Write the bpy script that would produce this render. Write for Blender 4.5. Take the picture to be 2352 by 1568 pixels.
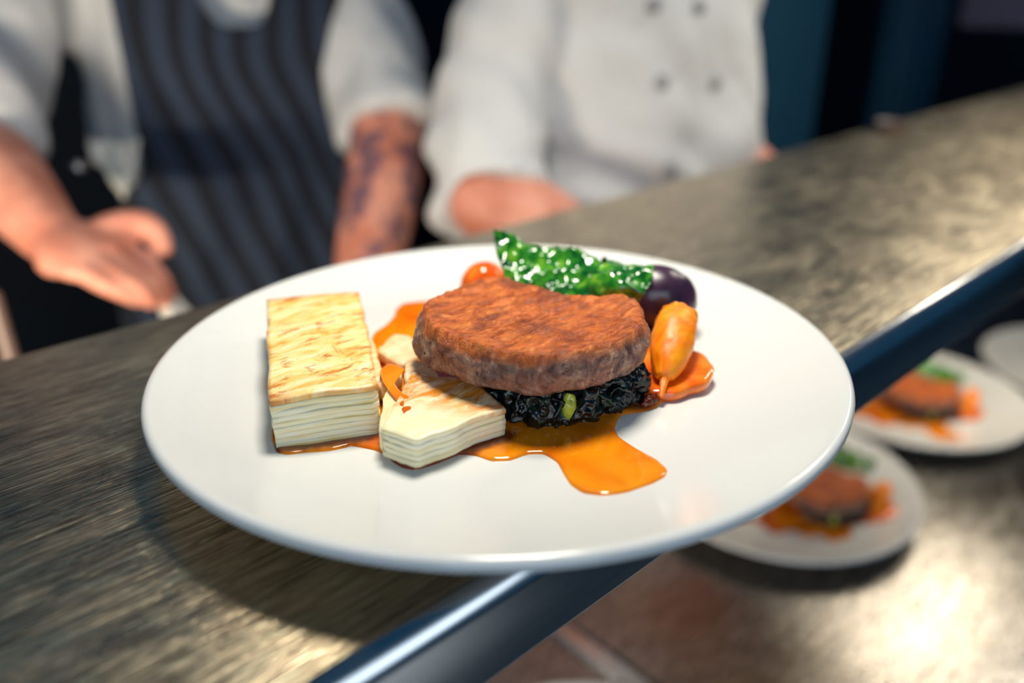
import bpy, bmesh, math, random
from mathutils import Vector, Matrix, noise
from mathutils.geometry import delaunay_2d_cdt
from mathutils.bvhtree import BVHTree

for o in list(bpy.data.objects):
    bpy.data.objects.remove(o, do_unlink=True)
scene = bpy.context.scene
COL = scene.collection
R = random.Random(7)
V = Vector

# ------------------------------------------------------------------ camera
# world frame: x runs along the pass shelf, y across it (cooks stand at +y), z up, metres
cam_d = bpy.data.cameras.new('camera')
cam = bpy.data.objects.new('camera', cam_d)
COL.objects.link(cam)
rt, up, fw = V((0.7347, -0.6782, -0.0121)), V((0.2858, 0.2933, 0.9123)), V((0.6152, 0.6738, -0.4094))
m = Matrix((rt, up, -fw)).transposed().to_4x4()
m.translation = V((0, 0, 1.4336))
cam.matrix_world = m
cam_d.lens = 28.0
cam_d.sensor_width = 36.0
cam_d.clip_start = 0.02
cam_d.dof.use_dof = True
cam_d.dof.focus_distance = 0.308
cam_d.dof.aperture_fstop = 3.0
scene.camera = cam

# ------------------------------------------------------------------ world and lights
w = bpy.data.worlds.new('world')
scene.world = w
w.use_nodes = True
w.node_tree.nodes['Background'].inputs[0].default_value = (0.05, 0.26, 0.55, 1)
w.node_tree.nodes['Background'].inputs[1].default_value = 0.22

def area(name, loc, aim, size, power, col, shape='DISK', size_y=None):
    l = bpy.data.lights.new(name, 'AREA')
    l.shape = shape
    l.size = size
    if size_y:
        l.size_y = size_y
    l.energy = power
    l.color = col
    o = bpy.data.objects.new(name, l)
    COL.objects.link(o)
    o.location = loc
    o.rotation_euler = (V(aim) - V(loc)).to_track_quat('-Z', 'Y').to_euler()
    return o

WARM = (1.0, 0.93, 0.79)
for x, y, p_, s_ in ((0.30, 0.30, 2.4, 125), (0.95, 0.24, 1.6, 125), (1.50, 0.28, 4.5, 160)):       # pendant heat lamps hung over the pass shelf
    area('heat_lamp', (x, y, 1.83), (x, y + 0.02, 0.5), 0.17, p_, WARM).data.spread = math.radians(s_)
area('rear_shelf_tube', (-0.16, 0.47, 1.16), (0.16, 0.95, 1.12), 0.30, 5.0, (1.0, 0.86, 0.66), 'RECTANGLE', 0.02)   # tube under the back of the shelf, lighting the cooks' side
for y in (0.205, 0.285):                                    # quartz tubes fixed under the shelf
    area('under_shelf_tube', (1.03, y, 1.205), (1.03, y, 0), 0.34, 0.55, (1.0, 0.88, 0.68), 'RECTANGLE', 0.018)
area('dining_room_daylight', (-0.75, -1.05, 1.85), (0.2, 0.25, 1.28), 1.2, 9.5, (0.74, 0.88, 1.0), 'RECTANGLE', 0.9)

scene.view_settings.view_transform = 'Standard'
scene.view_settings.look = 'None'
scene.view_settings.exposure = 0.0
scene.view_settings.gamma = 1.0
scene.view_settings.use_curve_mapping = False

# ------------------------------------------------------------------ measured positions (metres)
D = {
 'PAVE1': [[0.15354, 0.34185, 1.297], [0.19256, 0.3217, 1.297], [0.14094, 0.2288, 1.297], [0.10576, 0.2463, 1.297]],
 'PAVE2': [[0.13103, 0.21408, 1.2895], [0.13556, 0.19863, 1.2895], [0.17375, 0.19511, 1.2895], [0.17917, 0.2213, 1.2895], [0.16739, 0.24477, 1.2895]],
 'SAUCE': [[0.1125, 0.26377, 1.276], [0.10794, 0.25422, 1.276], [0.10495, 0.24437, 1.276], [0.1074, 0.24038, 1.276], [0.11302, 0.23828, 1.276], [0.12098, 0.23314, 1.276], [0.12885, 0.23068, 1.276], [0.13305, 0.2224, 1.276], [0.13438, 0.21697, 1.276], [0.13329, 0.21151, 1.276], [0.13364, 0.20526, 1.276], [0.13619, 0.20088, 1.276], [0.14367, 0.19918, 1.276], [0.15302, 0.19826, 1.276], [0.15764, 0.19383, 1.276], [0.15955, 0.18634, 1.276], [0.1643, 0.18219, 1.276], [0.17188, 0.181, 1.276], [0.17669, 0.17679, 1.276], [0.17619, 0.1696, 1.276], [0.17224, 0.16255, 1.276], [0.16906, 0.15637, 1.276], [0.16797, 0.14929, 1.276], [0.17158, 0.14275, 1.276], [0.17817, 0.13886, 1.276], [0.18893, 0.13629, 1.276], [0.19531, 0.136, 1.276], [0.19989, 0.13835, 1.276], [0.20307, 0.14542, 1.276], [0.20387, 0.15611, 1.276], [0.20542, 0.16539, 1.276], [0.20918, 0.17077, 1.276], [0.21506, 0.17446, 1.276], [0.21938, 0.1761, 1.276], [0.22795, 0.17129, 1.276], [0.2335, 0.16994, 1.276], [0.23915, 0.17165, 1.276], [0.24889, 0.16748, 1.276], [0.25982, 0.16609, 1.276], [0.26957, 0.16845, 1.276], [0.27748, 0.17617, 1.276], [0.28766, 0.18849, 1.276], [0.29187, 0.20143, 1.276], [0.29118, 0.21651, 1.276], [0.2885, 0.24219, 1.276], [0.28118, 0.26578, 1.276], [0.26507, 0.29896, 1.276], [0.25409, 0.31881, 1.276], [0.23755, 0.33231, 1.276], [0.22797, 0.33717, 1.276], [0.21994, 0.33266, 1.276], [0.21362, 0.32524, 1.276], [0.20387, 0.31857, 1.276], [0.19396, 0.31435, 1.276], [0.18489, 0.30562, 1.276], [0.17041, 0.2926, 1.276], [0.14586, 0.27459, 1.276], [0.12646, 0.26221, 1.276]],
 'MEAT': [[0.18328, 0.2572, 1.31], [0.17426, 0.24396, 1.31], [0.16993, 0.23451, 1.31], [0.1707, 0.22313, 1.31], [0.17218, 0.20935, 1.31], [0.17532, 0.19826, 1.31], [0.17962, 0.18889, 1.31], [0.1864, 0.1823, 1.31], [0.19703, 0.17715, 1.31], [0.2082, 0.17429, 1.31], [0.21985, 0.1735, 1.31], [0.23223, 0.17669, 1.31], [0.24498, 0.18779, 1.31], [0.25378, 0.1979, 1.31], [0.25369, 0.20382, 1.31], [0.24543, 0.20901, 1.31], [0.23744, 0.21687, 1.31], [0.23396, 0.22921, 1.31], [0.2323, 0.24404, 1.31], [0.23189, 0.25666, 1.31], [0.22928, 0.26429, 1.31], [0.21998, 0.26428, 1.31], [0.20744, 0.26303, 1.31], [0.19416, 0.26015, 1.31]],
 'MEATB': [[0.18213, 0.26181, 1.289], [0.17708, 0.24134, 1.289], [0.17909, 0.21588, 1.289], [0.18942, 0.20175, 1.289], [0.20299, 0.1912, 1.289], [0.22276, 0.18585, 1.289], [0.23398, 0.18614, 1.289], [0.25782, 0.19323, 1.289]],
 'KALE': [[0.18976, 0.2111, 1.283], [0.18989, 0.20231, 1.283], [0.19296, 0.1944, 1.283], [0.19836, 0.19017, 1.283], [0.20517, 0.18607, 1.283], [0.21554, 0.18619, 1.283], [0.22072, 0.18378, 1.283], [0.23065, 0.18485, 1.283], [0.21085, 0.1986, 1.283], [0.19858, 0.20257, 1.283]],
 'KALEF': [[0.19501, 0.19522, 1.276], [0.20803, 0.18851, 1.276], [0.21964, 0.18483, 1.276], [0.23604, 0.18471, 1.276]],
 'SLICE': [[0.25397, 0.17736, 1.282]],
 'SLICER': [[0.26106, 0.16367, 1.282], [0.23105, 0.17643, 1.282], [0.26559, 0.20185, 1.282], [0.28107, 0.18678, 1.282], [0.23787, 0.16208, 1.282]],
 'CTIP': [[0.23661, 0.17002, 1.28]],
 'CBUTT': [[0.2735, 0.19046, 1.297]],
 'CMID': [[0.25571, 0.17957, 1.2925]],
 'BEET': [[0.29633, 0.22123, 1.292]],
 'ORB': [[0.25708, 0.30282, 1.289]],
 'SCRAP': [[0.22789, 0.17183, 1.278], [0.23378, 0.17274, 1.278], [0.23713, 0.17314, 1.278]],
 'NEEDLE': [[0.19726, 0.18514, 1.304], [0.19986, 0.18859, 1.296]],
 'SHARDS': [[[0.14857, 0.2378, 1.288], [0.15794, 0.24596, 1.288], [0.1509, 0.22235, 1.288], [0.13792, 0.21661, 1.288], [0.13107, 0.21545, 1.288]], [[0.17567, 0.28327, 1.284], [0.19135, 0.29204, 1.284], [0.19574, 0.2842, 1.284], [0.18524, 0.26428, 1.284], [0.17343, 0.26157, 1.284]], [[0.17692, 0.28985, 1.288], [0.17319, 0.28003, 1.288], [0.1604, 0.25578, 1.288], [0.15212, 0.24731, 1.288], [0.16171, 0.26617, 1.288]], [[0.17211, 0.25607, 1.288], [0.17861, 0.25095, 1.288], [0.17509, 0.23593, 1.288], [0.16397, 0.23584, 1.288], [0.16183, 0.24328, 1.288]], [[0.15704, 0.25619, 1.286], [0.16776, 0.26132, 1.286], [0.16882, 0.25328, 1.286], [0.1592, 0.24588, 1.286], [0.15248, 0.24442, 1.286]], [[0.16944, 0.20619, 1.282], [0.18299, 0.20753, 1.282], [0.17185, 0.19031, 1.282], [0.16565, 0.19064, 1.282], [0.16385, 0.19713, 1.282]]],
 'DRIZ': [[0.15836, 0.25437, 1.2902], [0.16426, 0.2573, 1.2902], [0.16632, 0.25238, 1.2902], [0.16657, 0.24811, 1.2902], [0.16125, 0.24431, 1.2902], [0.15576, 0.24045, 1.2902], [0.15367, 0.23364, 1.2902], [0.15358, 0.22719, 1.2902], [0.15062, 0.22035, 1.2902], [0.14547, 0.21602, 1.2902], [0.14159, 0.21391, 1.2902], [0.13789, 0.21222, 1.2902], [0.14338, 0.21804, 1.2902], [0.14814, 0.22755, 1.2902], [0.15091, 0.23734, 1.2902], [0.15348, 0.24532, 1.2902]],
 'LEAF': [[[0.2429, 0.2704, 1.3037], [0.2482, 0.2592, 1.2997], [0.2541, 0.2489, 1.2971], [0.26, 0.2374, 1.2961], [0.2682, 0.2257, 1.2975], [0.2762, 0.2146, 1.2984]], [[0.2467, 0.2801, 1.3138], [0.2545, 0.2688, 1.3076], [0.2613, 0.2575, 1.3042], [0.2664, 0.2421, 1.3028], [0.2691, 0.2229, 1.306], [0.28, 0.2125, 1.3059]], [[0.251, 0.2882, 1.3223], [0.2595, 0.2818, 1.3185], [0.2686, 0.271, 1.3137], [0.2781, 0.2576, 1.3123], [0.2842, 0.2374, 1.3111], [0.2911, 0.2183, 1.311]]],
 'HW': [[0.1642, 0.865, 1.2471], [0.167, 0.8073, 1.2264]],
 'PALM': [[0.167, 0.8073, 1.2264], [0.1758, 0.7869, 1.2166], [0.1887, 0.7716, 1.2109], [0.1998, 0.7621, 1.2063]],
 'FING': [[[0.2179, 0.7759, 1.2151], [0.2293, 0.7619, 1.1973], [0.2385, 0.7541, 1.1818], [0.241, 0.7537, 1.1671]], [[0.2009, 0.7581, 1.212], [0.2131, 0.7391, 1.1962], [0.2222, 0.7327, 1.185], [0.2264, 0.7328, 1.1731]], [[0.1849, 0.7452, 1.209], [0.1977, 0.7273, 1.1968], [0.2077, 0.7214, 1.1875], [0.2124, 0.7223, 1.1781]], [[0.1693, 0.7377, 1.2074], [0.1815, 0.7262, 1.1971], [0.192, 0.7208, 1.1889], [0.1987, 0.7222, 1.1826]]],
 'THUMB': [[0.1919, 0.7876, 1.2212], [0.2161, 0.7889, 1.2296], [0.2365, 0.7823, 1.2311], [0.2467, 0.7725, 1.2225], [0.2477, 0.7634, 1.207]],
 'TONG': [[0.2273, 0.7883, 1.2112], [0.2308, 0.7569, 1.183], [0.2264, 0.7247, 1.1514], [0.2514, 0.7462, 1.141]],
 'ARM1R': [[0.1377, 1.0206, 1.2886], [0.1536, 0.9237, 1.2732], [0.167, 0.8073, 1.2264]],
 'ARM1L': [[0.5837, 0.8716, 1.2812], [0.5358, 0.8155, 1.2148], [0.4736, 0.76, 1.1478], [0.4388, 0.7203, 1.1196]],
 'TOWEL': [[0.2707, 1.0586, 1.3066], [0.2801, 1.0013, 1.287], [0.2673, 0.9744, 1.2335], [0.3187, 1.0266, 1.3293]],
 'BOKEH': [[0.2393, 0.9549, 1.2578]],
 'BUT2': [[0.7527, 0.5706, 1.3319], [0.7944, 0.5291, 1.3305], [0.7331, 0.5393, 1.2423], [0.7874, 0.616, 1.4095], [0.8179, 0.5748, 1.4078]],
 'ARM2': [[0.7039, 0.7519, 1.435], [0.6327, 0.7139, 1.3258], [0.5746, 0.6657, 1.2421], [0.5599, 0.6426, 1.2147], [0.5869, 0.5824, 1.197]],
 'SPOT': [[1.0391, 0.4288, 1.26]],
 'BLUE': [[1.5268, 0.8478, 1.3208], [1.9471, 0.7721, 1.2834], [2.19, 0.6986, 1.3583], [1.4939, 0.9044, 1.3203], [1.5568, 0.7915, 1.3214], [1.9338, 0.8049, 1.2827], [1.9597, 0.7397, 1.2842]],
 'POLE': [[0.1076, 0.7559, 1.1947], [0.0947, 0.7219, 1.1536]],
 'C1': [[0.484, 1.0939, 1.3382]],
 'C2': [[0.8297, 0.6487, 1.3138]],
}
ROTA, SHA, ROTB, SHB = -0.3, (0.004, -0.03), -0.35, (-0.01, 0.0)

# ------------------------------------------------------------------ helpers
def new_obj(name, verts, faces, mat=None, parent=None, smooth=True, attrs=None, uv=None):
    me = bpy.data.meshes.new(name)
    me.from_pydata([tuple(v) for v in verts], [], faces)
    me.update()
    if smooth:
        me.polygons.foreach_set('use_smooth', [True] * len(me.polygons))
    for k, vals in (attrs or {}).items():
        a = me.attributes.new(k, 'FLOAT', 'POINT')
        a.data.foreach_set('value', vals)
    if uv:
        l = me.uv_layers.new(name='UVMap')
        for p in me.polygons:
            for li in p.loop_indices:
                l.data[li].uv = uv[me.loops[li].vertex_index]
    return link(name, me, mat, parent)

def link(name, me, mat=None, parent=None):
    if mat:
        me.materials.append(mat)
    o = bpy.data.objects.new(name, me)
    COL.objects.link(o)
    if parent:
        o.parent = parent
        o.matrix_parent_inverse = Matrix()
        o.location = -parent.location       # meshes are written in world coordinates
    return o

def empty(name, loc):
    o = bpy.data.objects.new(name, None)
    o.empty_display_size = 0.02
    COL.objects.link(o)
    o.location = loc
    return o

def tag(o, label, cat, group=None, kind=None):
    if label: o['label'] = label
    if cat: o['category'] = cat
    if group: o['group'] = group
    if kind: o['kind'] = kind
    return o

def rebase(o):
    """move a single-mesh thing's origin to its own base"""
    vs = [v.co for v in o.data.vertices]
    c = V((sum(v.x for v in vs) / len(vs), sum(v.y for v in vs) / len(vs), min(v.z for v in vs)))
    o.data.transform(Matrix.Translation(-c))
    o.location = c
    return o

def fbm(p, oct=4, H=0.9, lac=2.1):
    return noise.fractal(p, H, lac, oct)

def lathe(profile, n=128, c=(0, 0, 0)):
    verts, faces = [], []
    k = len(profile)
    for i in range(n):
        a = 2 * math.pi * i / n
        for r, z in profile:
            verts.append((c[0] + r * math.cos(a), c[1] + r * math.sin(a), c[2] + z))
    for i in range(n):
        j = (i + 1) % n
        for q in range(k - 1):
            faces.append((i * k + q, j * k + q, j * k + q + 1, i * k + q + 1))
    return verts, faces

def extrude_profile(prof, x0, x1, nseg=1, closed=False):
    """prof: list of (y, z); swept along x"""
    verts, faces = [], []
    k = len(prof)
    for i in range(nseg + 1):
        x = x0 + (x1 - x0) * i / nseg
        verts += [(x, y, z) for y, z in prof]
    for i in range(nseg):
        for q in range(k if closed else k - 1):
            a, b = q, (q + 1) % k
            faces.append((i * k + a, (i + 1) * k + a, (i + 1) * k + b, i * k + b))
    if closed:
        faces.append(tuple(range(k)))
        faces.append(tuple(range(nseg * k + k - 1, nseg * k - 1, -1)))
    return verts, faces

def box(name, lo, hi, mat, parent=None, bev=0.004):
    bm = bmesh.new()
    bmesh.ops.create_cube(bm, size=1)
    for v in bm.verts:
        v.co = V([(lo[i] + hi[i]) / 2 + v.co[i] * (hi[i] - lo[i]) for i in range(3)])
    if bev:
        bmesh.ops.bevel(bm, geom=list(bm.edges), offset=bev, segments=2, affect='EDGES', profile=0.6)
    me = bpy.data.meshes.new(name)
    bm.to_mesh(me); bm.free()
    return link(name, me, mat, parent)

def resample(pts, n, closed=True, smooth=0):
    pts = [V(p) for p in pts]
    if closed: pts = pts + [pts[0]]
    d = [0]
    for a, b in zip(pts, pts[1:]): d.append(d[-1] + (b - a).length)
    out, j = [], 0
    m_ = n if closed else n - 1
    for i in range(n):
        s = d[-1] * i / m_
        while j < len(d) - 2 and d[j + 1] < s: j += 1
        f = (s - d[j]) / max(d[j + 1] - d[j], 1e-9)
        out.append(pts[j].lerp(pts[j + 1], f))
    for _ in range(smooth):
        o2 = []
        for i in range(n):
            a, b, c = out[i - 1], out[i], out[(i + 1) % n]
            o2.append((a + b * 2 + c) / 4)
        out = o2
    return out

def tube_rings(path, radii, n=20, squash=None, refdir=None):
    """closed lofted tube along path; radii: r or (ra, rb) per point"""
    path = [V(p) for p in path]
    verts, faces = [], []
    k = len(path)
    ref = V(refdir) if refdir else V((0.3, 0.2, 1))
    for i, p in enumerate(path):
        d = (path[min(i + 1, k - 1)] - path[max(i - 1, 0)]).normalized()
        a = ref - d * ref.dot(d)
        if a.length < 1e-4: a = d.orthogonal()
        a.normalize()
        b = d.cross(a)
        r = radii[i]
        ra, rb = r if isinstance(r, (tuple, list)) else (r, r)
        for q in range(n):
            t = 2 * math.pi * q / n
            verts.append(p + a * (ra * math.cos(t)) + b * (rb * math.sin(t)))
    for i in range(k - 1):
        for q in range(n):
            q2 = (q + 1) % n
            faces.append((i * n + q, i * n + q2, (i + 1) * n + q2, (i + 1) * n + q))
    s = len(verts); verts.append(path[0]); e = len(verts); verts.append(path[-1])
    for q in range(n):
        q2 = (q + 1) % n
        faces.append((s, q2, q)); faces.append((e, (k - 1) * n + q, (k - 1) * n + q2))
    return verts, faces

def smooth_path(path, radii, n):
    """catmull-rom resample of a path with radii"""
    path = [V(p) for p in path]
    rr = [r if isinstance(r, (tuple, list)) else (r, r) for r in radii]
    k = len(path)
    P, Q = [], []
    for i in range(n):
        s = (k - 1) * i / (n - 1)
        j = min(int(s), k - 2); f = s - j
        def cr(g):
            a, b, c, d = g(max(j - 1, 0)), g(j), g(j + 1), g(min(j + 2, k - 1))
            return 0.5 * ((2 * b) + (c - a) * f + (2 * a - 5 * b + 4 * c - d) * f * f + (3 * b - a - 3 * c + d) * f ** 3)
        P.append(cr(lambda t: path[t]))
        Q.append((cr(lambda t: rr[t][0]), cr(lambda t: rr[t][1])))
    return P, Q

def round_tube(path, radii, n=16, steps=14, refdir=None, cap=True):
    P, Q = smooth_path(path, radii, steps)
    if cap:
        d0 = (P[0] - P[1]).normalized(); d1 = (P[-1] - P[-2]).normalized()
        r0 = min(Q[0]); r1 = min(Q[-1])
        P = [P[0] + d0 * r0 * 0.75, P[0] + d0 * r0 * 0.45] + P + [P[-1] + d1 * r1 * 0.45, P[-1] + d1 * r1 * 0.75]
        sc = lambda q, f: (q[0] * f, q[1] * f)
        Q = [sc(Q[0], .5), sc(Q[0], .86)] + Q + [sc(Q[-1], .86), sc(Q[-1], .5)]
    return tube_rings(P, Q, n, refdir=refdir)

def ellipsoid(c, r, rot=None, nu=24, nv=14):
    verts, faces = [], []
    c = V(c)
    for j in range(1, nv):
        ph = math.pi * j / nv
        for i in range(nu):
            a = 2 * math.pi * i / nu
            p = V((r[0] * math.sin(ph) * math.cos(a), r[1] * math.sin(ph) * math.sin(a), r[2] * math.cos(ph)))
            if rot: p = rot @ p
            verts.append(c + p)
    for j in range(nv - 2):
        for i in range(nu):
            i2 = (i + 1) % nu
            faces.append((j * nu + i, (j + 1) * nu + i, (j + 1) * nu + i2, j * nu + i2))
    t = V((0, 0, r[2])); b = V((0, 0, -r[2]))
    if rot: t = rot @ t; b = rot @ b
    verts += [c + t, c + b]
    n = len(verts)
    for i in range(nu):
        i2 = (i + 1) % nu
        faces.append((n - 2, i, i2)); faces.append((n - 1, (nv - 2) * nu + i2, (nv - 2) * nu + i))
    return verts, faces

def union(parts, voxel, smooth_it=4, name='union'):
    """several overlapping closed shapes -> one continuous surface"""
    verts, faces = [], []
    for v, f in parts:
        o = len(verts)
        verts += [tuple(x) for x in v]
        faces += [tuple(i + o for i in q) for q in f]
    me = bpy.data.meshes.new('tmp'); me.from_pydata(verts, [], faces); me.update()
    ob = bpy.data.objects.new('tmp', me); COL.objects.link(ob)
    md = ob.modifiers.new('r', 'REMESH'); md.mode = 'VOXEL'; md.voxel_size = voxel
    ms = ob.modifiers.new('s', 'SMOOTH'); ms.factor = 0.5; ms.iterations = smooth_it
    dg = bpy.context.evaluated_depsgraph_get()
    out = bpy.data.meshes.new_from_object(ob.evaluated_get(dg))
    out.name = name
    bpy.data.objects.remove(ob, do_unlink=True)
    out.polygons.foreach_set('use_smooth', [True] * len(out.polygons))
    return out

def displace(me, fn):
    me.update()
    ns = [v.normal.copy() for v in me.vertices]
    for v, n in zip(me.vertices, ns):
        v.co += n * fn(v.co, n)
    me.update()

def copy_tree(o, parent=None):
    c = o.copy(); COL.objects.link(c)
    if parent: c.parent = parent
    for ch in o.children: copy_tree(ch, c)
    return c

# ------------------------------------------------------------------ materials
def mat(name, base=(0.8, 0.8, 0.8), rough=0.5, metal=0.0, **kw):
    m = bpy.data.materials.new(name); m.use_nodes = True
    b = m.node_tree.nodes['Principled BSDF']
    b.inputs['Base Color'].default_value = (*base, 1)
    b.inputs['Roughness'].default_value = rough
    b.inputs['Metallic'].default_value = metal
    for k, v in kw.items():
        b.inputs[k.replace('_', ' ')].default_value = v
    return m

class NT:
    def __init__(s, m):
        s.m = m; s.t = m.node_tree; s.b = s.t.nodes['Principled BSDF']
        s.tc = s.t.nodes.new('ShaderNodeTexCoord')
    def n(s, kind, **kw):
        x = s.t.nodes.new('ShaderNode' + kind)
        for k, v in kw.items(): setattr(x, k, v)
        return x
    def l(s, a, b): s.t.links.new(a, b)
    def noise(s, scale=(1, 1, 1), detail=4, rough=0.6, dist=0.0, rot=(0, 0, 0), coord='Object', loc=(0, 0, 0)):
        mp = s.n('Mapping'); mp.inputs['Scale'].default_value = scale; mp.inputs['Rotation'].default_value = rot
        mp.inputs['Location'].default_value = loc
        s.l(s.tc.outputs[coord], mp.inputs[0])
        x = s.n('TexNoise'); x.inputs['Scale'].default_value = 1.0
        x.inputs['Detail'].default_value = detail; x.inputs['Roughness'].default_value = rough
        x.inputs['Distortion'].default_value = dist
        s.l(mp.outputs[0], x.inputs['Vector'])
        return x.outputs['Fac']
    def ramp(s, fac, stops):
        r = s.n('ValToRGB')
        e = r.color_ramp.elements
        while len(e) < len(stops): e.new(0.5)
        for q, (p, c) in zip(e, stops):
            q.position = p
            q.color = (*c, 1) if isinstance(c, tuple) else (c, c, c, 1)
        s.l(fac, r.inputs[0])
        return r.outputs[0]
    def mix(s, fac, a, b, mode='MIX'):
        x = s.n('Mix', data_type='RGBA', blend_type=mode)
        for sock, v in ((x.inputs[0], fac), (x.inputs[6], a), (x.inputs[7], b)):
            if hasattr(v, 'links'): s.l(v, sock)
            elif isinstance(v, tuple): sock.default_value = (*v, 1)
            else: sock.default_value = v
        return x.outputs[2]
    def math(s, op, a, b=None):
        x = s.n('Math', operation=op)
        for sock, v in zip(x.inputs, (a, b)):
            if v is None: continue
            if hasattr(v, 'links'): s.l(v, sock)
            else: sock.default_value = v
        return x.outputs[0]
    def bump(s, h, strength=0.3, dist=0.001, prev=None):
        x = s.n('Bump'); x.inputs['Strength'].default_value = strength; x.inputs['Distance'].default_value = dist
        s.l(h, x.inputs['Height'])
        if prev: s.l(prev, x.inputs['Normal'])
        return x.outputs[0]
    def set(s, name, v):
        if hasattr(v, 'links'): s.l(v, s.b.inputs[name])
        elif isinstance(v, tuple): s.b.inputs[name].default_value = (*v, 1)
        else: s.b.inputs[name].default_value = v

def srgb(r, g, b):
    f = lambda c: (c / 255 / 12.92) if c / 255 < 0.04045 else ((c / 255 + 0.055) / 1.055) ** 2.4
    return (f(r), f(g), f(b))

def steel(name, base, rough, streak=1.0, along='x'):
    m = mat(name, base, rough, 1.0); t = NT(m)
    sc = (lambda a, b: (a, b, b)) if along == 'x' else (lambda a, b: (b, a, b))
    fine = t.noise(sc(14, 900), 3, 0.6)
    mid = t.noise(sc(9, 120), 4, 0.65, 0.4)
    blot = t.noise(sc(22, 46), 5, 0.68, 0.8)
    big = t.noise(sc(5, 11), 3, 0.6, 0.5)
    c = t.mix(t.ramp(blot, [(0.3, 0.0), (0.68, 1.0)]), tuple(x * 0.62 for x in base), tuple(min(1, x * 1.25) for x in base))
    c = t.mix(t.ramp(mid, [(0.35, 0.0), (0.65, 0.75)]), c, tuple(x * 0.7 for x in base))
    scr = t.noise(sc(26, 1500), 2, 0.5, 0.15, rot=(0, 0, 0.03))
    scr2 = t.noise(sc(60, 700), 3, 0.6, 0.3, rot=(0, 0, -0.06))
    c = t.mix(t.ramp(scr, [(0.43, 0.9), (0.50, 0.0)]), c, tuple(x * 0.25 for x in base))
    c = t.mix(t.ramp(scr2, [(0.54, 0.0), (0.66, 0.6)]), c, tuple(min(1, x * 1.5) for x in base))
    t.set('Base Color', c)
    r = t.math('ADD', t.math('MULTIPLY', blot, 0.30), t.math('MULTIPLY', big, 0.16))
    r = t.math('ADD', r, t.math('MULTIPLY', mid, 0.14))
    t.set('Roughness', t.math('ADD', r, rough - 0.29))
    n1 = t.bump(scr2, 0.5 * streak, 0.0005, t.bump(fine, 0.4 * streak, 0.0004))
    n2 = t.bump(mid, 0.35 * streak, 0.0012, n1)
    t.set('Normal', n2)
    return m

M = {}
M['shelf'] = steel('worn_steel', (0.84, 0.66, 0.45), 0.31)
M['counter'] = steel('counter_steel', (0.46, 0.43, 0.40), 0.25, 0.7, 'x')
M['edge'] = mat('edge_steel', (0.50, 0.50, 0.50), 0.22, 1.0)
t = NT(M['edge']); t.set('Roughness', t.math('ADD', t.math('MULTIPLY', t.noise((8, 300, 300), 3), 0.14), 0.16))
M['porcelain'] = mat('porcelain', (0.73, 0.735, 0.72), 0.16, 0.0, Coat_Weight=0.4, Coat_Roughness=0.08)
M['tong'] = mat('tong_steel', (0.8, 0.78, 0.72), 0.5, 0.6)
M['bright_steel'] = mat('bright_steel', (0.65, 0.64, 0.62), 0.25, 1.0)

# meat
m = mat('braised_meat', rough=0.42); t = NT(m)
at = t.n('Attribute', attribute_name='glaze').outputs['Fac']
f1 = t.noise((90, 260, 200), 6, 0.7, 1.0, rot=(0, 0, 0.75))
f2 = t.noise((420, 420, 420), 5, 0.7)
f3 = t.noise((60, 60, 60), 4, 0.6, 0.6)
topc = t.ramp(f1, [(0.30, srgb(92, 34, 14)), (0.42, srgb(176, 80, 26)), (0.52, srgb(212, 106, 34)), (0.62, srgb(232, 132, 56)), (0.75, srgb(244, 170, 104))])
topc = t.mix(t.ramp(f3, [(0.36, 0.75), (0.50, 0.0)]), topc, srgb(112, 46, 24))
topc = t.mix(t.ramp(f2, [(0.40, 0.0), (0.75, 0.55)]), topc, srgb(140, 64, 26))
sidec = t.ramp(t.noise((150, 150, 110), 6, 0.7, 0.6), [(0.32, srgb(56, 34, 38)), (0.44, srgb(116, 78, 68)), (0.55, srgb(160, 118, 98)), (0.68, srgb(206, 168, 140))])
sidec = t.mix(t.ramp(t.noise((70, 70, 70), 3, 0.5, loc=(3, 1, 0)), [(0.54, 0.0), (0.72, 0.45)]), sidec, srgb(190, 104, 58))
sidec = t.mix(t.ramp(t.noise((230, 230, 230), 2, 0.5), [(0.64, 0.0), (0.70, 0.85)]), sidec, srgb(48, 26, 34))
t.set('Base Color', t.mix(at, sidec, topc))
t.set('Roughness', t.math('ADD', t.math('MULTIPLY', f2, 0.40), 0.10))
t.set('Normal', t.bump(f1, 0.9, 0.0016, t.bump(f2, 0.8, 0.0009)))
M['meat'] = m

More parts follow.
